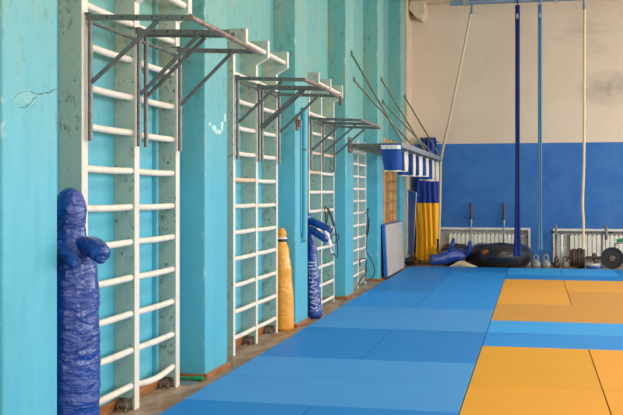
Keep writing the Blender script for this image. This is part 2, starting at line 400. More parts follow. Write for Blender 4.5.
# right wall with windows that let the daylight in, windowless rear wall (both out of view)
rw = MB(); rw.box(XR, XR + .3, Y0, YB, FZ, 1.4); rw.box(XR, XR + .3, Y0, YB, 4.4, ZC); e = Y0
for y in WIN_Y: rw.box(XR, XR + .3, e, y, 1.4, 4.4); e = y + 3.2
rw.box(XR, XR + .3, e, YB, 1.4, 4.4)
struct('wall_right', rw, M['cream_wall'])
for i, y in enumerate(WIN_Y):
    fr = MB()
    for q in (0, 1.05, 2.1, 3.14): fr.box(XR + .1, XR + .16, y + q, y + q + .06, 1.4, 4.4)
    for z in (1.4, 3.3, 4.34): fr.box(XR + .1, XR + .16, y, y + 3.2, z, z + .06)
    struct('window_%d' % (i + 1), fr, M['white_trim'])
struct('wall_rear', MB().box(XW - .3, XR + .3, Y0 - .3, Y0, FZ, ZC), M['cream_wall'])

# ------------------------------------------------------------------ tatami mats
def mat(x0, x1, y0, y1, m, label, grp):
    g = .004
    t = thing('tatami_mat', label, 'gym mat', ((x0 + x1) / 2, (y0 + y1) / 2, FZ), grp)
    MB().box(x0 + g, x1 - g, y0 + g, y1 - g, FZ + .006, 0).build('cover', M[m], t, bevel=.004)
    MB().box(x0 + .01, x1 - .01, y0 + .01, y1 - .01, FZ, FZ + .006).build('base', M['foam'], t)
GB, GY = 'blue tatami mats', 'yellow tatami mats'
XL, XM, XC = -2.49, -1.53, -0.5
mat(XL, XM, 4.9, 6.9, 'mat_blue_b', 'blue mat at the bottom edge of the photo, beside the brown floor strip', GB)
mat(XM, XC, 4.9, 6.9, 'mat_blue_b', 'blue mat at the bottom edge of the photo, beside the nearest yellow mat', GB)
mat(XL, XC, 6.9, 7.9, 'mat_blue_c', 'pale blue mat laid crosswise by the foot of the nearest wall bars', GB)
mat(XL, XC, 7.9, 8.9, 'mat_blue_c', 'pale blue mat laid crosswise at the base of the second pilaster', GB)
mat(XL, XM, 8.9, 10.95, 'mat_blue_b', 'deep blue mat lengthwise in front of the second wall bars and ochre bag', GB)
mat(XM, XC, 8.9, 10.95, 'mat_blue_b', 'deep blue mat with a pale scuff, left of the blue strip between yellow fields', GB)
mat(XL, XC, 10.95, 11.97, 'mat_blue_c', 'pale blue mat laid crosswise at the foot of the lettered blue dummy', GB)
mat(XL, XC, 11.97, 13.0, 'mat_blue_c', 'pale blue mat laid crosswise in front of the third wall bars', GB)
mat(XL, XM, 13.0, 15.1, 'mat_blue_a', 'blue mat lengthwise in front of the fourth pilaster, beside the brown floor strip', GB)
mat(XM, XC, 13.0, 15.1, 'mat_blue_a', 'blue mat lengthwise left of the front corner of the far yellow field', GB)
mat(XL, XM, 15.1, 17.1, 'mat_blue_b', 'blue mat lengthwise in front of the narrow wall bars hung with black cord', GB)
mat(XM, XC, 15.1, 17.1, 'mat_blue_a', 'blue mat with small white marks left of the far yellow field', GB)
mat(XL, XM, 17.1, 19.1, 'mat_blue_b', 'blue mat lengthwise beside the grey leaning mat', GB)
mat(XM, XC, 17.1, 19.1, 'mat_blue_a', 'blue mat touching the far left corner of the yellow field', GB)
mat(XL, XC, 19.1, 20.45, 'mat_blue_b', 'blue mat laid crosswise in front of the flag and fallen dummy', GB)
mat(XC, .51, 5.93, 7.9, 'mat_yellow_a', 'yellow mat in the lower right of the photo, beside the blue mats', GY)
mat(.51, 1.52, 5.93, 7.9, 'mat_yellow_a', 'yellow mat in the bottom right corner of the photo', GY)
mat(XC, .51, 7.9, 9.95, 'mat_yellow_b', 'golden yellow mat with scuffs, front of the near blue crosswise strip', GY)
mat(.51, 1.52, 7.9, 9.95, 'mat_yellow_a', 'yellow mat cut by the right edge, just before the near blue strip', GY)
mat(XC, 1.52, 9.95, 10.95, 'mat_blue_a', 'blue mat crosswise between yellow fields, nearer one', GB)
mat(XC, 1.52, 10.95, 11.97, 'mat_blue_d', 'brighter blue mat crosswise between yellow fields, farther one', GB)
mat(XC, 1.52, 11.97, 12.9, 'mat_yellow_c', 'tan yellow mat crosswise, first beyond the blue strip', GY)
mat(XC, 1.52, 12.9, 13.83, 'mat_yellow_c', 'tan yellow mat crosswise, second beyond the blue strip', GY)
mat(XC, .49, 13.83, 15.75, 'mat_yellow_d', 'yellow mat with a white spot in the left of the far field', GY)
mat(XC, .49, 15.75, 17.75, 'mat_yellow_a', 'bright yellow mat at the far left corner of the far field', GY)
mat(.49, 1.52, 13.83, 15.75, 'mat_yellow_c', 'tan mat right of the dark seam, nearer half of the far field', GY)
mat(.49, 1.52, 15.75, 17.75, 'mat_yellow_d', 'yellow mat at the far edge, right of the dark seam', GY)
mat(XC, 1.52, 17.75, 18.75, 'mat_blue_b', 'darker blue mat crosswise just beyond the far yellow field', GB)
mat(XC, .5, 18.75, 20.45, 'mat_blue_d', 'light blue mat in front of the inner tube and kettlebells', GB)
mat(.5, 1.52, 18.75, 20.45, 'mat_blue_d', 'light blue mat in front of the barbell rack', GB)
mat(1.52, 2.5, 17.75, 20.45, 'mat_blue_b', 'darker blue mat in front of the big black plate, at the right edge', GB)
mat(1.52, 2.5, 13.83, 17.75, 'mat_yellow_c', 'tan yellow mat cut by the right edge in the far field', GY)

# ------------------------------------------------------------------ wall bars
def rung_mb(y0, y1, x, z, r, sag=0, flat=1.0):
    n = 7; pts = [(x, y0 + (y1 - y0) * i / (n - 1), z - sag * math.sin(PI * i / (n - 1))) for i in range(n)]
    return MB().tube(pts, r, 12, flat=flat)
def wall_bars(label, ys, ztop, zs, head=True, xf=-2.765, thick=.052, matb=None, matr=None, r=.021, depth_x=XW, feet=True, worn=(), xoff=.045, hx=.125):
    t = thing('wall_bars', label, 'wall bars', (xf, ys[1], FZ), 'wooden wall bars between the pilasters')
    for i, y in enumerate(ys):
        mb = MB()
        if head:
            xh = xf + hx
            pr = [(depth_x, FZ), (xf, FZ), (xf, ztop - .245), (xh, ztop - .175), (xh, ztop), (depth_x, ztop)]
            mb.prism(pr, 'y', y - thick / 2, y + thick / 2, 0, [0, 1, 1, 1, 1, 0])
        else: mb.prism([(depth_x, FZ), (xf, FZ), (xf, ztop), (depth_x, ztop)], 'y', y - thick / 2, y + thick / 2, 0, [0, 1, 1, 0])
        mb.build('side_board', matb or [M['board'], M['rail_edge']], t, bevel=.002)
    for k, z in enumerate(zs):
        for j in range(len(ys) - 1):
            a, b = ys[j] + (.0 if j == 0 else .0), ys[j + 1]
            sag = .03 if (k == 0 and j == 1 and feet == 'sag') else .004
            rung_mb(a + thick / 2 - .004, b - thick / 2 + .004, xf - xoff + random.uniform(-.003, .003), z + random.uniform(-.004, .004), r, sag).build('rung', (matr or M['rung']) if (k, j) not in worn else M['rung_worn'], t)
    if head:
        for j in range(len(ys) - 1): rung_mb(ys[j] + thick / 2 - .004, ys[j + 1] - thick / 2 + .004, xf + hx - .04, ztop - .12, r + .002).build('top_rung', M['rung'], t)
    if feet:
        for y in ys[1:] if feet != 'one' else ys[1:2]:
            b = MB(); X = xf - .05; yy = y - thick / 2
            b.box(X - .085, X + .035, yy - .006, yy, FZ, FZ + .085).box(X - .085, X + .035, yy - .085, yy - .006, FZ, FZ + .007)
            b.box(X - .08, X + .0, yy - .03, yy - .006, FZ + .012, FZ + .05)
            for q in (-.06, .0): b.lathe([(0.001, 0), (.011, .0), (.011, .014), (.005, .015), (.005, .03), (0.001, .031)], (X + q, yy - .05, FZ + .007), seg=6)
            o = b.build('foot_bracket', M['rust'], t); o['label'] = 'rusty steel foot bracket'
    return t
ZR = [.12 + .2555 * i for i in range(11)]
wall_bars('large pale wall bars nearest the camera, behind the foreground blue dummy', [5.845, 6.695, 7.53], 3.10, [.13, .384, .64, .90, 1.153, 1.40, 1.655, 1.925, 2.18, 2.445, 2.70], feet='sag', thick=.088, hx=.105, r=.0235, xoff=.032)
wall_bars('pale wall bars with stepped tops, second from the camera, left of the ochre bag', [9.07, 9.86, 10.68], 3.05, [.119, .365, .615, .875, 1.124, 1.373, 1.626, 1.88, 2.13, 2.39, 2.64], worn=((6, 0),), thick=.072, r=.022, xoff=.022)
wall_bars('pale wall bars with stepped tops, third from camera, behind the lettered blue dummy', [12.31, 13.06, 13.90], 3.02, [.03, .265, .515, .765, 1.015, 1.269, 1.515, 1.765, 2.02, 2.27, 2.52], feet=False, worn=((7, 0), (8, 0), (8, 1)), xoff=.018)
wall_bars('low narrow white wall bars with flat tops, draped with thin black cord', [15.12, 15.90, 16.66], 2.35, [.0 + .196 * i for i in range(1, 12)], head=False, feet=False, thick=.06, worn=((0, 1),), matb=[M['board_pale'], M['rail_edge']], xoff=.008)
wall_bars('unpainted orange wooden wall bars behind the leaning grey mat', [18.78, 19.62, 20.30], 2.55, [.13 + .202 * i for i in range(12)], head=False, feet=False, matb=[M['wood'], M['wood']], matr=M['wood_dark'], thick=.06, xf=-2.75, xoff=.008)

# ------------------------------------------------------------------ pull-up bars hooked over the wall bars
def pullup(label, ys, z, xe, zlow, zbr, xw=-2.735, droop=.03, hook=False, tilt=.03, zo=None):
    t = thing('pull_up_bars', label, 'pull-up bars', (xw, ys[1], zlow), 'steel pull-up frames hooked on the wall bars')
    z_ = z
    for i, y in enumerate(ys):
        z = z_ + (zo[i] if zo else 0)
        MB().tube([(xw, y, z + .03), (xw, y, zlow)], .017, 10).build('upright_tube', M['bar_metal'], t)
        arm = MB(); arm.beam((xw - .02, y, z), (xe[i], y, z - tilt), .03, .034)
        for k in range(6):
            x = xw + .12 + k * .1
            if x < xe[i] - .05: arm.lathe([(0.001, -.0175), (.0065, -.0175), (.0065, -.016), (0.001, -.016)], (x, y, z - tilt * (x - xw) / .66), 'y', 8, 1)
        arm.build('arm', [M['bar_metal'], M['cable']], t, bevel=.006)
        MB().tube([(xw + .01, y, zbr), (xw + (xe[i] - xw) * .66, y, z - .02 - tilt * .66)], .015, 8).build('brace', M['bar_metal'], t)
        hk = MB().box(xw - .07, xw + .02, y - .025, y + .025, z + .02, z + .028); hk.build('hook_plate', M['bar_metal'], t)
    z = z_ + (zo[0] if zo else 0); zl = z_ + (zo[-1] if zo else 0)
    pts = [(xe[0] - .01, ys[0] - .03, z - tilt), (xe[1], ys[1], z - tilt), (xe[-1] - .01, ys[-1], zl - tilt)]
    if hook: pts += [(xe[-1] + .01, ys[-1] + .12, z - .02), (xe[-1] + .0, ys[-1] + .2, z - .11)]
    MB().tube(smooth(pts, 5), .019, 10).build('grip_bar', M['bar_rust'], t)['label'] = 'rubbed rusty grip bar'
    MB().tube([(xw, ys[0], z - .03), (xw, ys[-1], z - .03)], .013, 8).build('back_rail', M['bar_metal'], t)
pullup('grey steel pull-up frame with punched arms, on the nearest wall bars', [5.86, 6.66, 6.79, 7.50], 2.61, [-2.05, -2.06, -2.06, -2.10], 1.83, 2.2, zo=(0, .035, .035, .02))
pullup('grey steel pull-up frame with down-turned end, on the second wall bars', [9.08, 9.84, 9.95, 10.66], 2.585, [-2.08, -2.06, -2.06, -2.09], 1.82, 2.17, hook=True)
pullup('grey steel pull-up frame on the third wall bars, above the lettered dummy', [12.28, 13.02, 13.80], 2.435, [-2.10, -2.08, -2.09], 1.80, 2.04)

# painted pipe with a rusty box on the third pilaster
t = thing('wall_pipe', 'thin turquoise pipe clipped to the third pilaster from the left', 'pipe', (XP + .04, 11.3, .94))
MB().tube(smooth([(XP + .035, 11.42, 2.5), (XP + .035, 11.42, 1.7), (XP + .035, 11.42, 1.02), (XP + .028, 11.42, .965), (XP - .0, 11.42, .95)], 6), .034, 12).build('pipe', M['teal'], t)
MB().tube([(XP + .01, 11.36, 2.35), (XP + .01, 11.36, 1.05)], .009, 8).build('conduit', M['teal'], t)
MB().box(XP, XP + .02, 11.12, 11.22, 2.22, 2.40).box(XP, XP + .05, 11.15, 11.19, 2.26, 2.34).build('junction_plate', M['rust'], t)
MB().box(XP, XP + .066, 11.385, 11.455, 2.0, 2.015).build('clip', M['rust'], t)
# painted batten behind the nearest wall bars
tag(MB().box(XW, XW + .035, 7.385, 7.425, .06, 4.2).build('cable_batten', M['teal'], bevel=.004), 'narrow turquoise batten running up the wall behind the nearest wall bars', 'batten')

# ------------------------------------------------------------------ throwing dummies and bags
def crease(amp, f=30, seed=0.0):
    def fn(q, p, a, t):
        d = (q - p); L = d.length
        if L < 1e-6: return q
        n1 = noise.noise(Vector((q.x * 5 + seed, q.y * 5, q.z * 16))); n2 = noise.noise(Vector((q.x * 16, q.y * 16 + seed, q.z * 44)))
        rid = 1 - abs(noise.noise(Vector((math.cos(a) * 1.1 + seed, math.sin(a) * 1.1, q.z * 13)))) * 2.4
        return q + d / L * amp * (n1 + .45 * n2 - .7 * max(0, rid))
    return fn
def body(profile, axis_pts=None, n=90):
    # profile: (z, x, y, r)
    pts = []; rs = []
    for i in range(n + 1):
        t = i / n * (profile[-1][0] - profile[0][0]) + profile[0][0]
        for a, b in zip(profile, profile[1:]):
            if a[0] - 1e-9 <= t <= b[0] + 1e-9:
                k = (t - a[0]) / (b[0] - a[0]); k = k * k * (3 - 2 * k)
                pts.append((a[1] + (b[1] - a[1]) * k, a[2] + (b[2] - a[2]) * k, t)); rs.append(a[3] + (b[3] - a[3]) * k); break
    return pts, rs
# foreground dummy
cx, cy = -2.708, 5.53
t = thing('grappling_dummy', 'shiny blue vinyl grappling dummy standing in the left foreground', 'training dummy', (cx, cy, FZ))
pts, rs = body([(FZ, cx - .01, cy, .165), (.02, cx - .005, cy, .176), (.5, cx, cy, .178), (.9, cx, cy, .172), (1.1, cx, cy, .158), (1.22, cx - .01, cy, .112), (1.285, cx - .005, cy, .092), (1.38, cx, cy, .097), (1.44, cx, cy, .092), (1.475, cx, cy, .082), (1.50, cx, cy, .068), (1.517, cx, cy, .052), (1.528, cx, cy, .034), (1.533, cx, cy, .012)], n=170)
MB().tube(pts, rs, 64, fn=crease(.006)).build('body', M['dummy_blue'], t, sharp=False)
def arm(P, R, t, seed=0, amp=.008, m='dummy_blue'):
    P = smooth(P, 6); n = len(P); rr = []
    for i in range(n):
        s = i / (n - 1) * (len(R) - 1); k = min(int(s), len(R) - 2); rr.append(R[k] + (R[k + 1] - R[k]) * (s - k))
    return MB().tube(P, rr, 28, fn=crease(amp, seed=seed)).build('arm', M[m], t, sharp=False)
arm([(cx + .06, cy - .03, 1.20), (cx + .15, cy - .06, 1.185), (cx + .22, cy - .12, 1.17), (cx + .275, cy - .18, 1.15), (cx + .29, cy - .20, 1.13)], [.04, .062, .066, .06, .02], t, 1, .005)
arm([(cx - .03, cy - .10, 1.205), onY(61, 250, 5.40), onY(68, 256, 5.35), onY(74, 261, 5.31), onY(77, 263, 5.29)], [.03, .042, .042, .040, .03], t, 2, .004)
MB().tube([(cx + .285, cy - .20, 1.12), (cx + .31, cy - .225, 1.11)], [.03, .014], 12).build('tied_end', M['dummy_blue'], t)
# ochre bag
bx, by = -2.762, 10.90
t = thing('throwing_bag', 'ochre yellow vinyl throwing bag between the second wall bars and the pilaster', 'training dummy', (bx, by, FZ))
pts, rs = body([(FZ, bx + .015, by, .10), (-.01, bx + .015, by, .120), (.3, bx + .012, by, .117), (.6, bx + .0, by, .108), (.86, bx - .012, by, .088), (.95, bx - .015, by, .062), (.985, bx - .015, by, .055), (1.0, bx - .015, by, .056), (1.05, bx - .01, by, .060), (1.09, bx - .01, by, .04), (1.11, bx - .015, by, .008)], n=120)
MB().tube(pts, rs, 36, fn=crease(.003, seed=4)).build('body', M['dummy_yellow'], t, sharp=False)
MB().lathe([(.066, 0), (.07, .012), (.066, .026)], (bx - .015, by, .955)).build('neck_strap', M['cable'], t)['label'] = 'black strap around the neck'
MB().lathe([(.069, 0), (.072, .008), (.069, .016)], (bx - .015, by, .985)).build('neck_band', M['white_cloth'], t)['label'] = 'white band around the neck'
# lettered dummy
dx, dy = -2.64, 12.02
t = thing('grappling_dummy', 'slim blue dummy with worn white lettering, leaning behind the third pilaster', 'training dummy', (dx, dy, FZ))
prof = [(FZ, dx, dy - .02, .085), (.0, dx, dy - .02, .102), (.4, dx - .02, dy, .088), (.8, dx - .045, dy + .03, .07), (1.02, dx - .08, dy + .04, .066), (1.10, dx - .10, dy + .04, .055), (1.2, dx - .115, dy + .05, .06), (1.26, dx - .115, dy + .05, .045), (1.29, dx - .115, dy + .05, .01)]
pts, rs = body(prof, n=110)
MB().tube(pts, rs, 32, fn=crease(.004, seed=8)).build('body', M['dummy_blue'], t, sharp=False)
arm([(dx - .09, dy - .03, 1.13), onY(311, 221.5, dy - .08), onY(320, 225, dy - .12), onY(328, 229, dy - .15), onY(331, 231, dy - .16)], [.035, .048, .046, .042, .03], t, 5, .004)
arm([(dx - .08, dy - .06, 1.06), onY(312, 230, dy - .12), onY(319, 235, dy - .17), onY(325, 239, dy - .20), onY(327, 241, dy - .21)], [.035, .048, .046, .042, .03], t, 6, .004)
# lettering wrapped on the body, read from below upwards
cu = bpy.data.curves.new('lettering', 'FONT'); cu.body = 'КАМАНТШ'; cu.size = .115; cu.space_character = 1.02; cu.offset = .003
fo = bpy.data.objects.new('lettering_source', cu); COL.objects.link(fo)
dg = bpy.context.evaluated_depsgraph_get(); me = bpy.data.meshes.new_from_object(fo.evaluated_get(dg)); COL.objects.unlink(fo); bpy.data.objects.remove(fo)
bm = bmesh.new(); bm.from_mesh(me); bmesh.ops.subdivide_edges(bm, edges=[e_ for e_ in bm.edges if e_.calc_length() > .02], cuts=2, use_grid_fill=False)
def rad_at(z):
    for a, b in zip(prof, prof[1:]):
        if a[0] <= z <= b[0]:
            k = (z - a[0]) / (b[0] - a[0]); k = k * k * (3 - 2 * k); return (a[1] + (b[1] - a[1]) * k, a[2] + (b[2] - a[2]) * k, a[3] + (b[3] - a[3]) * k)
    return (dx, dy, .1)
for v in bm.verts:
    z = .05 + v.co.x; ax_, ay_, rr = rad_at(z); ang = -PI / 2 + .30 - (v.co.y - .04) / rr; rr += .006
    v.co = Vector((ax_ + rr * math.cos(ang), ay_ + rr * math.sin(ang), z)) - Vector(t.location)
bm.to_mesh(me); bm.free(); me.materials.clear(); me.materials.append(M['lettering'])
lo = bpy.data.objects.new('lettering', me); COL.objects.link(lo); lo.parent = t
# white cloth held between its arm and the cord
q = MB(); P = smooth([onY(325.5, 231, dy - .16), onY(329, 238, dy - .17), onY(330, 245, dy - .17), onY(332, 253, dy - .17)], 5)
q.tube(P, [.036 + .012 * math.sin(i * .9) - .0014 * i for i in range(len(P))], 12, flat=.6)
q.build('hand_wrap', M['white_cloth'], t)['label'] = 'white cloth hanging from the hand'

# fallen dummy by the flag
t = thing('grappling_dummy', 'blue dummy lying on its back before the inner tube, arms up', 'training dummy', (-1.75, 20.7, 0))
hp = onY(436, 260, 20.62)
P = smooth([Vector((-2.06, 20.55, .125)), Vector((-2.0, 20.56, .13)), Vector((-1.85, 20.62, .15)), Vector((-1.65, 20.72, .215)), Vector((-1.46, 20.80, .20)), Vector((-1.36, 20.82, .16))], 8)
n = len(P); R = []
for i in range(n):
    s = i / (n - 1); R.append(.118 if s < .25 else .118 + .02 * math.sin((s - .25) / .75 * PI) if s < .9 else .118 - (s - .9) * .8)
P = [P[0] - Vector((q_, 0, 0)) for q_ in (.075, .068, .055, .035, .016)] + P; R = [.02, .065, .098, .12, .124] + R; P = [p_ + Vector((.05, 0, 0)) if i_ < 5 else p_ for i_, p_ in enumerate(P)]; P[5:8] = [P[4] + (P[8] - P[4]) * k_ for k_ in (.25, .5, .75)]
MB().tube(P, R, 30, fn=crease(.006, seed=12)).build('body', M['dummy_blue'], t, sharp=False)
arm([(-1.68, 20.66, .26), (-1.66, 20.62, .36), (-1.62, 20.60, .49), (-1.60, 20.6, .58)], [.062, .055, .045, .03], t, 3, .004)
arm([(-1.42, 20.78, .20), (-1.33, 20.72, .28), (-1.29, 20.68, .41), (-1.27, 20.66, .51)], [.07, .062, .05, .036], t, 4, .004)

# ------------------------------------------------------------------ black cords on the wall bars
def cord(label, pix, X, seedr, r=.006, name='jump_rope'):
    pts = [onX(u, v, X) for u, v in pix]
    pts = [p + Vector((.02 * math.sin(i * 1.7 + seedr), 0, 0)) for i, p in enumerate(pts)]
    return tag(MB().tube(smooth(pts, 8), r, 8).build(name, M['cable']), label, 'rope')
cord('looped black cord hooked on the third wall bars beside the lettered dummy', [(326, 224), (324, 214), (325, 207), (328, 208), (330, 217), (332, 226), (330, 236), (327, 228), (326.5, 216), (327.5, 209), (330.5, 210), (333, 219), (334, 231), (337, 240), (339, 249), (337, 256), (334, 256), (332, 249), (331.5, 238), (336, 234), (338, 239), (335, 243)], -2.69, 0, .0075)
cord('long thin black cord hanging down the low white wall bars', [(363.5, 213), (366, 213.5), (369, 208), (366.5, 216), (366, 226), (367.5, 236), (369, 231), (367.5, 217), (366.8, 240), (368, 252), (372, 262), (373.5, 272), (371, 279), (367, 281), (365, 277), (366, 266)], -2.68, 2, .0075)
cord('short black cord looped low on the white wall bars', [(361, 266), (360.5, 260), (363, 258.5), (366, 260), (366.5, 268), (366, 274), (361, 277), (359.5, 282), (360.5, 285), (364, 283)], -2.69, 4, .009)
t = thing('skipping_rope_handle', 'green plastic skipping-rope handle lying on the brown floor by the pilaster', 'handle', (-2.76, 7.82, FZ))
MB().tube([(-2.84, 7.80, FZ + .018), (-2.73, 7.80, FZ + .018), (-2.725, 7.80, FZ + .018), (-2.65, 7.80, FZ + .02)], [.013, .014, .021, .021], 14).build('grip', M['green'], t)
MB().tube([(-2.655, 7.80, FZ + .02), (-2.635, 7.80, FZ + .02)], [.014, .01], 12).build('cap', M['green'], t)
tag(MB().box(-2.86, -2.66, 7.57, 7.74, FZ, FZ + .008).box(-2.84, -2.68, 7.59, 7.72, FZ + .008, FZ + .011).build('floor_plate', M['steel'], bevel=.002), 'flat grey metal plate on the brown floor near the green handle', 'plate')

# ------------------------------------------------------------------ leaning grey mat
t = thing('folding_mat', 'grey faced mat with blue edge leaning against the wall near the flag', 'gym mat', (-2.57, 18.9, 0))
def lean(x0, x1, y0, y1, z0, z1, sh): return [(x0, y0, z0), (x1, y0, z0), (x1, y1, z0), (x0, y1, z0), (x0 - sh, y0, z1), (x1 - sh, y0, z1), (x1 - sh, y1, z1), (x0 - sh, y1, z1)]
MB().hexa(lean(-2.60, -2.54, 17.62, 19.95, .0, .945, .045)).build('core', M['blue_vinyl'], t, bevel=.008)
MB().hexa(lean(-2.542, -2.533, 17.66, 19.93, .012, .928, .0425)).build('grey_face', M['grey_face'], t, bevel=.003)

# ------------------------------------------------------------------ steel frame with banners
XO = -1.876; ZF = 2.20; YF0, YF1 = 14.5, 20.78
t = thing('steel_framework', 'long grey steel frame bracketed off the pilasters, stayed by thin rods', 'steel frame', (XP, YF0, ZF))
MB().box(XP + .0, XP + .05, YF0 - .05, YF1, ZF - .03, ZF + .03).build('wall_rail', M['bar_metal'], t, bevel=.004)
MB().box(XO - .03, XO + .012, YF0 - .06, YF1 + .05, ZF - .035, ZF + .045).build('front_rail', M['galv'], t, bevel=.004)
ARM_Y = [YF0 + .0 + k * (YF1 - YF0) / 10 for k in range(11)]
for y in ARM_Y: MB().box(XP + .05, XO - .03, y - .025, y + .025, ZF - .025, ZF + .025).build('cross_arm', M['bar_metal'], t)
for a, b in (((XP, 14.66, 3.585), (XO, 14.55, ZF + .04)), ((XP, 14.86, 3.213), (XO, 16.0, ZF + .04)), ((XP, 17.65, 3.53), (XO, 17.65, ZF + .04)), ((XP, 17.8, 3.141), (XO, 19.0, ZF + .04)), ((XP, 20.95, 3.531), (XO, 20.6, ZF + .04)), ):
    MB().tube([a, b], .0155, 8).build('stay_rod', M['rod'], t)
    MB().lathe([(.001, 0), (.035, 0), (.035, .02), (.02, .03), (.001, .03)], (a[0], a[1], a[2]), 'x', 12).build('wall_plate', M['rust'], t)
MB().box(XP, XP + .03, YF0 - .1, YF0 + .1, ZF - .1, ZF + .12).build('wall_bracket', M['rust'], t)
# banners hanging under the frame
def banner(y, x0, x1, zt, zb, taper, label, grey=False, strip=False, seed=0):
    t = thing('banner', label, 'banner', ((x0 + x1) / 2, y, zt), 'cloth banners hanging from the steel frame')
    def sheet(fx0, fx1, fz0, fz1, off, th=.006, nx=16, nz=10):
        vs = []
        for side in (0, 1):
            for j in range(nz + 1):
                for i in range(nx + 1):
                    s = fx0 + (fx1 - fx0) * i / nx; v = fz0 + (fz1 - fz0) * j / nz
                    xa = x0 + taper * v; x = xa + (x1 - xa) * s
                    z = zt + (zb - zt) * v
                    yy = y + .02 * v * math.sin(s * 9 + seed) + .015 * math.sin(s * 4 + seed * 2) * v - off + (th if side else 0)
                    if s > .8: yy += (s - .8) * .5 * (.3 + .7 * math.sin(v * PI * .9))
                    vs.append((x, yy, z))
        N = (nx + 1) * (nz + 1); fs = []
        for j in range(nz):
            for i in range(nx):
                a = j * (nx + 1) + i; fs += [(a, a + 1, a + nx + 2, a + nx + 1), (N + a, N + a + nx + 1, N + a + nx + 2, N + a + 1)]
        per = [i for i in range(nx + 1)] + [j * (nx + 1) + nx for j in range(1, nz + 1)] + [nz * (nx + 1) + i for i in range(nx - 1, -1, -1)] + [j * (nx + 1) for j in range(nz - 1, 0, -1)]
        fs += [(per[k], N + per[k], N + per[(k + 1) % len(per)], per[(k + 1) % len(per)]) for k in range(len(per))]
        return MB().add(vs, fs, 0, True)
    sheet(0, 1, 0, 1, 0).build('cloth', M['banner_grey'] if grey else M['banner_blue'], t)
    if strip: 
        s_ = sheet(.03, .97, .06, .20, .009); s_.build('white_strip', M['white_cloth'], t)
        q = MB()
        for k in range(5): q.lathe([(.001, 0), (.006, 0), (.006, .003), (.001, .003)], (x0 + .04 + k * (x1 - x0) * .22, y - .02, zt - .055), 'y', 8)
        q.build('eyelets', M['cable'], t)
    else: sheet(.86 + .03 * math.sin(seed * 3), 1.0, 0, 1, .007).build('side_border', M['banner_white'], t)
    sheet(0, 1, .955, 1.0, .007).build('hem', M['banner_white'], t)
    MB().tube([(x0, y, zt + .0), (x1, y, zt + .0)], .009, 8).build('hanging_rod', M['steel'], t)
names = ['blue banner with white eyelet strip, nearest end of the steel frame', 'cream-edged blue banner directly behind the nearest one on the frame', 'third cream-edged blue banner along the frame, counting from the near end', 'fourth cream-edged blue banner along the frame, about the middle', 'fifth cream-edged blue banner along the frame, in front of the flag', 'sixth cream-edged blue banner along the frame, second from the far end', 'greyish cream banner at the far end of the frame beside the rope']
ys = [14.385, 15.45, 16.45, 17.5, 18.55, 19.65, 20.6]
for k, y in enumerate(ys):
    zb = [1.81, 1.81, 1.80, 1.79, 1.78, 1.77, 1.74][k]
    banner(y, XO - (.31 if k == 0 else .38), XO - (.0 if k == 0 else .035) , ZF - .05 if k else ZF + .02, zb + (.025 * math.sin(k * 2.1) if k else 0), .07, names[k], grey=(k == 6), strip=(k == 0), seed=k * 1.3)

# ------------------------------------------------------------------ blue and yellow flag
t = thing('flag', 'tall gathered blue and yellow flag hanging beside the radiator recess', 'flag', (-2.26, 21.5, FZ))
zs_ = [FZ + .02, .25, .6, .95, 1.284, 1.284, 1.7, 2.2, 2.6, 2.69]
hw = [.27, .245, .24, .25, .262, .262, .24, .19, .185, .15]
def flag(z0, z1, mat, nm):
    nx, nz = 160, 26; vs = []; fs = []
    for j in range(nz + 1):
        z = z0 + (z1 - z0) * j / nz; lo_ = 0
        for i in range(len(zs_) - 1):
            if zs_[i] <= z <= zs_[i + 1] and zs_[i + 1] > zs_[i]:
                k = (z - zs_[i]) / (zs_[i + 1] - zs_[i]); wd = hw[i] + (hw[i + 1] - hw[i]) * k
        for i in range(nx):
            a = 2 * PI * i / nx
            xx = math.cos(a); yy = math.sin(a)
            wv = 1 + .16 * math.sin(a * 15 + 1.2 * math.sin(z * 1.7)) + .07 * math.sin(a * 27 + z * 2.0)
            x = -2.262 + wd * xx * (1 + .05 * math.sin(a * 15)) + .015 * math.sin(z * 3)
            y = 21.72 + .12 * yy * wv + .03 * math.sin(xx * 14 + z)
            vs.append((x, y, z + (.05 * math.sin(xx * 9) if j == 0 and z0 < .1 else 0) + (.05 * math.sin(xx * 13 + 1) if j == nz and z1 > 2.5 else 0)))
    fs = [(j * nx + i, j * nx + (i + 1) % nx, (j + 1) * nx + (i + 1) % nx, (j + 1) * nx + i) for j in range(nz) for i in range(nx)]
    fs += [tuple(range(nx))[::-1], tuple(nz * nx + i for i in range(nx))]
    MB().add(vs, fs, 0, True).build(nm, mat, t, sharp=False)
flag(FZ + .06, 1.284, M['flag_yellow'], 'yellow_half'); flag(1.286, 2.66, M['flag_blue'], 'blue_half')
MB().tube([(-2.52, 21.72, 2.6), (-2.0, 21.72, 2.6)], .015, 10).tube([(-2.26, 21.72, 2.6), (-2.26, YB, 2.6)], .012, 8).build('hanging_bar', M['steel'], t)
P = smooth([(-2.12, 21.65, .35), (-2.08, 21.60, .22), (-2.05, 21.55, .12), (-2.03, 21.5, FZ + .08)], 5)
MB().tube(P, [.07, .08, .085, .09, .09, .09, .085, .08, .075, .07, .065, .06, .06, .06, .06, .04][:len(P)], 20, fn=crease(.03, seed=3)).build('loose_corner', M['flag_yellow'], t)

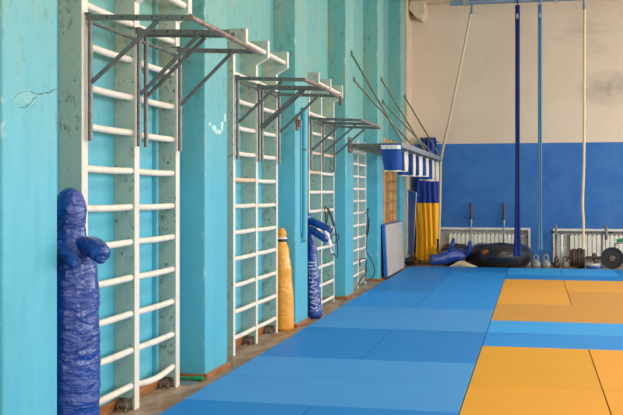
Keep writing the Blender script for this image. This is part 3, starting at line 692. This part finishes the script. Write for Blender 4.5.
# folded table or screen behind the grey mat
t = thing('folded_panel', 'narrow dark blue folded panel with silver frame, left of the flag', 'panel', (-2.6, 21.4, FZ))
A = Vector((-2.63, 21.12, 0)); B = Vector((-2.55, 21.50, 0))
MB().hexa([(A.x, A.y, .2), (A.x + .02, A.y, .2), (B.x + .02, B.y, .2), (B.x, B.y, .2), (A.x, A.y, 1.55), (A.x + .02, A.y, 1.55), (B.x + .08, B.y, 1.5), (B.x + .06, B.y, 1.5)]).build('panel', simple('dark_blue_board', srgb(28, 62, 110), .4), t)
MB().tube([(A.x + .01, A.y, .12), (A.x + .01, A.y, 1.56)], .018, 10).build('frame_tube', M['steel'], t)
MB().tube([(B.x + .0, B.y, .12), (B.x + .075, B.y, 1.51)], .018, 10).build('frame_tube', M['steel'], t)
MB().tube([(A.x + .01, A.y, 1.56), (B.x + .075, B.y, 1.51)], .014, 10).build('frame_tube', M['steel'], t)
MB().box(-2.65, -2.47, 21.05, 21.55, FZ + .07, .13).build('base', M['black_matte'], t, bevel=.01)
for y in (21.12, 21.48): MB().lathe([(.001, -.015), (.035, -.015), (.035, .015), (.001, .015)], (-2.53, y, FZ + .035), 'x', 16).build('wheel', M['black_matte'], t)

# ------------------------------------------------------------------ overhead pipe, ropes and straps
PY = 19.5; PZ = onY(540, -.5, PY).z
t = thing('rope_pipe', 'blue grey steel pipe under the ceiling carrying ropes and straps', 'pipe', (0, PY, PZ))
x0 = onY(450, 4, PY).x
MB().tube([(x0, PY, PZ), (4.2, PY, PZ)], .048, 16).build('pipe', M['strap_blue'] if False else simple('blue_grey_pipe_paint', srgb(128, 150, 172), .4, .3), t)
MB().box(x0 - .3, 4.4, PY - .05, PY + .05, PZ + .1, PZ + .18).build('steel_beam', M['galv'], t)
for x in (x0 + .3, 0.4, 2.2, 4.0): MB().box(x - .02, x + .02, PY - .02, PY + .02, PZ + .18, ZC).box(x - .05, x + .05, PY - .055, PY + .055, PZ - .05, PZ + .1).build('hanger', M['galv'], t)
def rope(label, P, r=.021, tip=.0, k=14):
    t = thing('climbing_rope', label, 'rope', P[-1], 'natural climbing ropes hanging from the pipe')
    MB().tube(smooth(P, k), r, 12, lobes=3, twist=32, lob=.16).build('rope', M['rope'], t)
    MB().lathe([(.001, 0), (.034, 0), (.036, .06), (.03, .16), (.001, .17)], Vector(P[0]) + Vector((0, 0, -.17))).build('top_collar', M['galv'], t)
    if tip: MB().tube([Vector(P[-1]) + Vector((0, 0, tip)), Vector(P[-1])], [r * 1.25, r * 1.1], 12).build('taped_end', M['rope_tip'], t)
rt = onY(472.5, 4, PY); 
kx = onY(440.5, 160, 20.86); knot = Vector((kx.x, 20.86, ZF + .0))
rope('pale climbing rope pulled aside and tied to the far end of the steel frame', [(rt.x, PY, PZ - .052), Vector((rt.x, PY, PZ - .052)).lerp(knot, .33) + Vector((0, 0, -.06)), Vector((rt.x, PY, PZ - .052)).lerp(knot, .7) + Vector((0, 0, -.06)), knot + Vector((.02, -.02, .05)), knot + Vector((.0, 0, -.3)), knot + Vector((-.01, 0, -1.0)), knot + Vector((-.03, 0, -1.6)), knot + Vector((-.05, -.02, -1.93))], .023, .28, 40)
a = onY(584.5, 0, PY); b = onY(583, 249, PY)
rope('pale climbing rope hanging straight down in front of the right radiator', [(a.x, PY, PZ - .052), (a.x - .005, PY, 3.6), (a.x - .01, PY, 2.2), (a.x - .035, PY, 1.3), (a.x - .02, PY, .95), (b.x, PY, b.z)], .025, .0, 60)
def strap(label, u, vb, mat, w0, w1, w2):
    a = onY(u, 0, PY - .06); zb = onY(u, vb, PY - .06).z
    t = thing('hanging_strap', label, 'strap', (a.x, PY - .06, zb), 'fabric straps hanging from the pipe')
    prof = [(PZ - .1, w0), (PZ - .6, w0), (3.4, w0 * .95), (2.2, w0 * .9), (1.3, w1), (.8, w1 * 1.15), (zb + .15, w2 * .9), (zb, w2)]
    n = 60; vs = []
    for i in range(n + 1):
        z = prof[0][0] + (zb - prof[0][0]) * i / n
        for p, q in zip(prof, prof[1:]):
            if q[0] - 1e-6 <= z <= p[0] + 1e-6: wd = p[1] + (q[1] - p[1]) * (p[0] - z) / (p[0] - q[0])
        a2 = .35 * math.sin(z * 1.1); c_, s_ = math.cos(a2), math.sin(a2)
        for (lx, ly) in ((-.5, .0), (-.25, -.022), (0, .006), (.25, -.022), (.5, .0), (.25, .012), (0, .026), (-.25, .012)):
            vs.append((a.x + (lx * c_ * wd - ly * s_), PY - .06 + lx * s_ * wd + ly * c_, z))
    fs = [(i * 8 + k, i * 8 + (k + 1) % 8, (i + 1) * 8 + (k + 1) % 8, (i + 1) * 8 + k) for i in range(n) for k in range(8)] + [tuple(range(8)), tuple(n * 8 + k for k in range(8))[::-1]]
    MB().add(vs, fs, 0, True).build('fabric', mat, t)
    MB().tube([(a.x, PY + .07 * math.cos(q), PZ + .0 + .07 * math.sin(q)) for q in [k * PI / 10 for k in range(21)]], .014, 8).build('loop', mat, t)
    MB().box(a.x - .022, a.x + .022, PY - .10, PY - .075, PZ - .36, PZ - .27).build('buckle', M['steel'], t)['label'] = 'steel buckle'
strap('wide dark navy fabric strap hanging in front of the inner tube', 517.5, 256.5, M['strap_navy'], .095, .105, .165)
strap('narrow paler blue fabric strap hanging right of the navy one', 540, 249.5, M['strap_blue'], .085, .065, .10)

# ------------------------------------------------------------------ radiators
def radiator(label, x0, x1, y=YB + .09, z0=.09, z1=.62):
    t = thing('radiator', label, 'radiator', (x0, y, z0), 'cream sectional radiators in the wall recesses')
    n = int((x1 - x0) / .09); st = (x1 - x0) / n
    MB().tube([(x0, y, z0 + .05), (x1, y, z0 + .05)], .02, 8).build('lower_manifold', M['radiator'], t)
    MB().tube([(x0, y, z1 - .05), (x1, y, z1 - .05)], .02, 8).build('upper_manifold', M['radiator'], t)
    for i in range(n):
        x = x0 + (i + .5) * st; q = MB()
        q.box(x - st * .43, x + st * .43, y - .06, y - .045, z0, z1 - .035)
        q.box(x - st * .14, x + st * .14, y - .045, y + .06, z0, z1)
        q.prism([(y - .06, z1 - .035), (y + .02, z1 - .005), (y + .02, z1 - .02), (y - .05, z1 - .05)], 'x', x - st * .36, x + st * .36)
        q.build('section', M['radiator'], t, bevel=.004)
    MB().tube([(x1 - .02, y, z1 - .05), (x1 + .12, y, z1 - .05), (x1 + .13, y + .06, z1 - .05)], .012, 8).build('feed_pipe', M['radiator'], t)
radiator('cream sectional radiator behind the inner tube, in the left recess', onY(448.5, 240, YB).x, onY(520, 240, YB).x)
radiator('cream sectional radiator behind the barbell rack, in the right recess', onY(570, 240, YB).x, 3.2)
# clutter in the recess, left of the right radiator
tag(MB().box(N2[0] + .03, N2[0] + .25, YB + .15, YB + .2, .02, .62).build('masonry_block', M['niche'], bevel=.01), 'pale grey board standing in the recess left of the right radiator', 'board')

# ------------------------------------------------------------------ inner tubes
def tyre(label, c, R, r, flat=1.0, tilt=0, name='inner_tube', patch=False):
    t = thing(name, label, 'inner tube', (c[0], c[1], c[2]), 'large black rubber inner tubes')
    rot = Matrix.Rotation(tilt, 3, 'X'); vs = []; nu, nv = 72, 28
    for i in range(nu):
        a = 2 * PI * i / nu
        for j in range(nv):
            b = 2 * PI * j / nv; rr = R + r * math.cos(b) * (1 + .02 * math.sin(a * 11))
            p = rot @ Vector((rr * math.cos(a), rr * math.sin(a), r * flat * math.sin(b) * (1 + .03 * math.sin(a * 5))))
            vs.append((c[0] + p.x, c[1] + p.y, c[2] + p.z))
    MB().add(vs, [(i * nv + j, ((i + 1) % nu) * nv + j, ((i + 1) % nu) * nv + (j + 1) % nv, i * nv + (j + 1) % nv) for i in range(nu) for j in range(nv)], 0, True).build('tube', M['black_rubber'], t)
    MB().tube([(c[0] + .05, c[1] - R - r * .5, c[2] + r * flat * .8), (c[0] + .05, c[1] - R - r * .56, c[2] + r * flat * .98)], .012, 8).build('valve', M['brown_iron'], t)
    if patch:
        P = []
        for i in range(20):
            a = 2 * PI * i / 20; aa = -PI / 2 - .47 + .13 * math.cos(a) * (1 + .2 * math.sin(3 * a)); bb = .42 + .22 * math.sin(a) * (1 + .2 * math.cos(2 * a))
            rr = R + (r + .004) * math.cos(bb); P.append((c[0] + rr * math.cos(aa), c[1] + rr * math.sin(aa), c[2] + (r * flat + .004) * math.sin(bb)))
        aa, bb = -PI / 2 - .47, .42; rr = R + (r + .006) * math.cos(bb)
        P.append((c[0] + rr * math.cos(aa), c[1] + rr * math.sin(aa), c[2] + (r * flat + .006) * math.sin(bb)))
        MB().add(P, [(20, i, (i + 1) % 20) for i in range(20)], 0, True).build('worn_patch', M['patch'], t)['label'] = 'orange worn patch'
tyre('large glossy black inner tube lying flat behind the navy strap', (-.69, 21.15, .205), .415, .24, 1.0, patch=True)
tyre('smaller black inner tube half hidden between the flag and fallen dummy', (-1.64, 21.47, .19), .18, .15, 1.5)

# net / rope heap in front of the fallen dummy
q = MB(); rnd = random.Random(5)
for k in range(12):
    a = Vector((-1.66 + k * .042, 20.44, .006)); b = Vector((-1.60 + k * .04, 20.62, .006)); c_ = (a + b) / 2 + Vector((0, 0, .12 * math.exp(-(k - 5) ** 2 / 14)))
    q.tube(smooth([a, c_, b], 6), .009, 6)
for k in range(6):
    y = 20.46 + k * .028
    q.tube(smooth([(-1.68 + .02 * k, y, .004), (-1.50, y, .11 - .02 * abs(k - 2.5)), (-1.34, y, .085 - .02 * abs(k - 2.5)), (-1.18 + .01 * k, y, .004)], 6), .009, 6)
tag(q.build('rope_net', M['net']), 'pale knotted rope net heaped under the fallen dummy', 'net')

# ------------------------------------------------------------------ weights
def upright_bar(label, u, yb):
    b = onY(u, 203, yb); x = b.x
    t = thing('barbell_bar', label, 'barbell bar', (x, yb, FZ), 'barbell bars leaning against the blue wall')
    MB().tube([(x, yb, FZ), (x, yb, .98)], .014, 10).build('shaft', M['steel'], t)
    MB().lathe([(.001, 0), (.04, 0), (.04, .025), (.025, .03), (.025, .34), (.018, .35), (.001, .355)], (x, yb, .94)).build('sleeve', M['brown_iron'], t)['label'] = 'brown red sleeve end'
    MB().lathe([(.001, 0), (.024, 0), (.024, .05), (.001, .05)], (x, yb, .86)).build('collar', M['steel'], t)
    MB().lathe([(.001, 0), (.05, 0), (.05, .03), (.001, .03)], (x, yb, FZ)).build('foot_collar', M['brown_iron'], t)
upright_bar('upright barbell bar behind the fallen dummy, left of two', 471.3, 21.93)
upright_bar('upright barbell bar behind the inner tube, right of two', 504, 21.93)

def kettlebell(label, x, y, s=1.0, mat='iron', hm=None):
    t = thing('kettlebell', label, 'kettlebell', (x, y, FZ), 'grey iron kettlebells on the floor')
    r = .098 * s
    MB().lathe([(.001, 0), (r * .6, 0), (r * .85, r * .25), (r, r * .75), (r * .97, r * 1.1), (r * .8, r * 1.55), (r * .5, r * 1.85), (r * .3, r * 1.95), (.001, r * 1.97)], (x, y, FZ), seg=28).build('bell', M[mat], t)
    P = smooth([(x - r * .42, y, FZ + r * 1.75), (x - r * .46, y, FZ + r * 2.3), (x - r * .28, y, FZ + r * 2.8), (x, y, FZ + r * 2.9), (x + r * .28, y, FZ + r * 2.8), (x + r * .46, y, FZ + r * 2.3), (x + r * .42, y, FZ + r * 1.75)], 4)
    MB().tube(P, r * .17, 10).build('handle', M[hm or mat], t)
kettlebell('grey kettlebell right beside the inner tube', onY(535.8, 260, 20.8).x, 20.8)
kettlebell('grey kettlebell standing between the first one and the rack', onY(545.8, 260, 20.85).x, 20.85)
kettlebell('grey kettlebell with red handle, right of the white rack post', onY(565.2, 260, 21.12).x, 21.12, .82, 'iron', 'brown_iron')
kettlebell('small dark kettlebell, left of the white rack post', onY(556.5, 260, 21.15).x, 21.15, .8, 'brown_iron')

def plate(label, c, R, th, axis='x', mat='brown_iron', hub=None, grp='weight plates around the barbell rack', rings=True, name='weight_plate'):
    t = thing(name, label, 'weight plate', c, grp)
    h = th / 2
    pr = [(.02, -h * .9), (R * .25, -h * .9), (R * .3, -h * .5), (R * .78, -h * .5), (R * .84, -h), (R * .97, -h), (R, -h * .6), (R, h * .6), (R * .97, h), (R * .84, h), (R * .78, h * .5), (R * .3, h * .5), (R * .25, h * .9), (.02, h * .9)]
    if not rings: pr = [(.02, -h), (R * .95, -h), (R, -h * .6), (R, h * .6), (R * .95, h), (.02, h)]
    MB().lathe(pr, c, axis, 36).build('disc', M[mat], t)
    if hub: MB().lathe([(.012, -h * 1.15), (.05, -h * 1.15), (.05, h * 1.15), (.012, h * 1.15)], c, axis, 20).build('hub', M[hub], t)['label'] = 'rusty steel hub'
    return t
# rack with long barbell
yb = 21.45; zb = onY(551, 232, yb).z
t = thing('squat_rack', 'thin steel rack stands holding the long barbell', 'rack', (.9, yb, FZ))
for k, (u, m_) in enumerate(((561.5, 'white_trim'), (602.3, 'bar_metal'))):
    x = onY(u, 240, yb).x
    MB().tube([(x, yb, FZ + .02), (x, yb, zb - .03)], .028 if k == 0 else .016, 12).build('post', M[m_], t)
    MB().box(x - .14, x + .14, yb - .06, yb + .06, FZ, FZ + .02).build('foot', M[m_], t, bevel=.004)
    MB().box(x - .025, x + .025, yb - .045, yb - .03, zb - .04, zb + .03).box(x - .025, x + .025, yb + .03, yb + .045, zb - .04, zb + .03).box(x - .025, x + .025, yb - .045, yb + .045, zb - .04, zb - .022).build('cradle', M['bar_metal'], t)
t = thing('barbell', 'long dark barbell lying across the rack stands', 'barbell', (.9, yb, zb))
xa = onY(551, 232, yb).x
MB().tube([(xa, yb, zb), (xa + 2.1, yb, zb)], .016, 12).build('bar', M['bar_metal'], t)
MB().tube([(xa - .005, yb, zb), (xa + .06, yb, zb)], .022, 12).build('sleeve', M['black_matte'], t)
MB().tube([(onY(608, 232, yb).x, yb, zb), (onY(613, 232, yb).x, yb, zb)], .022, 12).build('sleeve', M['black_matte'], t)
plate('thin grey plate on the left end of the racked barbell', Vector((onY(556, 232, yb).x, yb, zb)), .15, .045, 'x', 'iron')
plate('thin grey plate on the right part of the racked barbell', Vector((onY(606, 232, yb).x, yb, zb)), .155, .045, 'x', 'iron')
# dumbbell like row of plates on a low bar
zl = .17; yl = 21.2
t = thing('loading_bar', 'short dark bar on the floor carrying a row of upright plates', 'bar', (.9, yl, FZ))
x0_ = onY(568, 255, yl).x; x1_ = onY(603, 255, yl).x
MB().tube([(x0_, yl, zl), (x1_, yl, zl)], .022, 12).build('bar', M['brown_iron'], t)
nm = ['leftmost brown plate of the upright row at the rope end', 'second brown plate from the left in the upright row', 'third brown plate from the left in the upright row', 'fourth plate from the left in the upright row, under the rope', 'fifth plate from the left in the upright row', 'sixth and rightmost plate of the upright row']
for k, (u, R, th) in enumerate(((571, .17, .046), (573.4, .195, .046), (576, .19, .046), (578.6, .205, .046), (581, .205, .046), (583.4, .205, .046))):
    plate(nm[k], Vector((onY(u, 255, yl).x, yl, zl - .003 + (.0 if R > .19 else 0))), R, th, 'x', 'brown_iron' if k != 4 else 'black_matte')
ax = Vector((.86, -.42, .28)).normalized(); a1 = ax.cross(Vector((0, 0, 1))).normalized(); a2 = ax.cross(a1)
plate('tilted small brown plate leaning above the pale disc', Vector((onY(595, 257, 21.35).x, 21.35, .16)), .11, .03, (a1, a2, ax), 'brown_iron')
p = plate('pale grey disc lying flat on the floor before the upright row', Vector((onY(593.5, 264, 20.95).x, 20.95, .055)), .15, .045, 'z', 'pale_disc', rings=False)
plate('teal-edged disc lying flat under the pale disc', Vector((onY(594, 266, 20.95).x, 20.95, .008)), .165, .045, 'z', 'blue_vinyl', rings=False)
# dark iron box-like pieces by the wall
tag(MB().tube([(onY(586, 252, 21.7).x, 21.7, .15), (2.4, 21.7, .15)], .03, 12).build('floor_pipe', M['brown_iron']), 'brown heating pipe running low in front of the right radiator', 'pipe')
# big plate, facing the hall
c = onY(612.3, 259, 20.85)
ax = Vector((.12, 1, 0)).normalized(); a1 = Vector((0, 0, 1)); a2 = ax.cross(a1)
t = plate('big black rubber plate with rusty hub standing at the right edge', Vector((c.x, 20.85, FZ + .235)), .222, .075, (a1, a2, ax), 'black_matte', grp=None)
MB().lathe([(.001, -.052), (.018, -.052), (.02, -.04), (.055, -.04), (.058, -.03), (.058, .03), (.001, .03)], Vector((c.x, 20.85, FZ + .235)), (a1, a2, ax), 24).build('hub', M['rust'], t)['label'] = 'rusty steel hub'
# exercise device with green grip at the right edge
t = thing('exercise_stand', 'grey curved steel stand with green padded top behind the big plate', 'exercise stand', (1.75, 21.4, FZ))
a = onY(615, 250, 21.4).x; tp = onY(618, 242, 21.4)
MB().tube(smooth([(a - .0, 21.4, FZ), (a - .0, 21.4, .3), (a + .01, 21.4, .43), (a + .08, 21.4, .48), (a + .35, 21.4, .48), (a + .42, 21.4, .42), (a + .42, 21.4, FZ)], 5), .022, 10).build('frame', M['steel'], t)
MB().tube([(a + .03, 21.4, .525), (a + .16, 21.4, .545), (a + .36, 21.4, .53)], [.03, .036, .03], 12).build('grip', M['green'], t)['label'] = 'green padded grip'
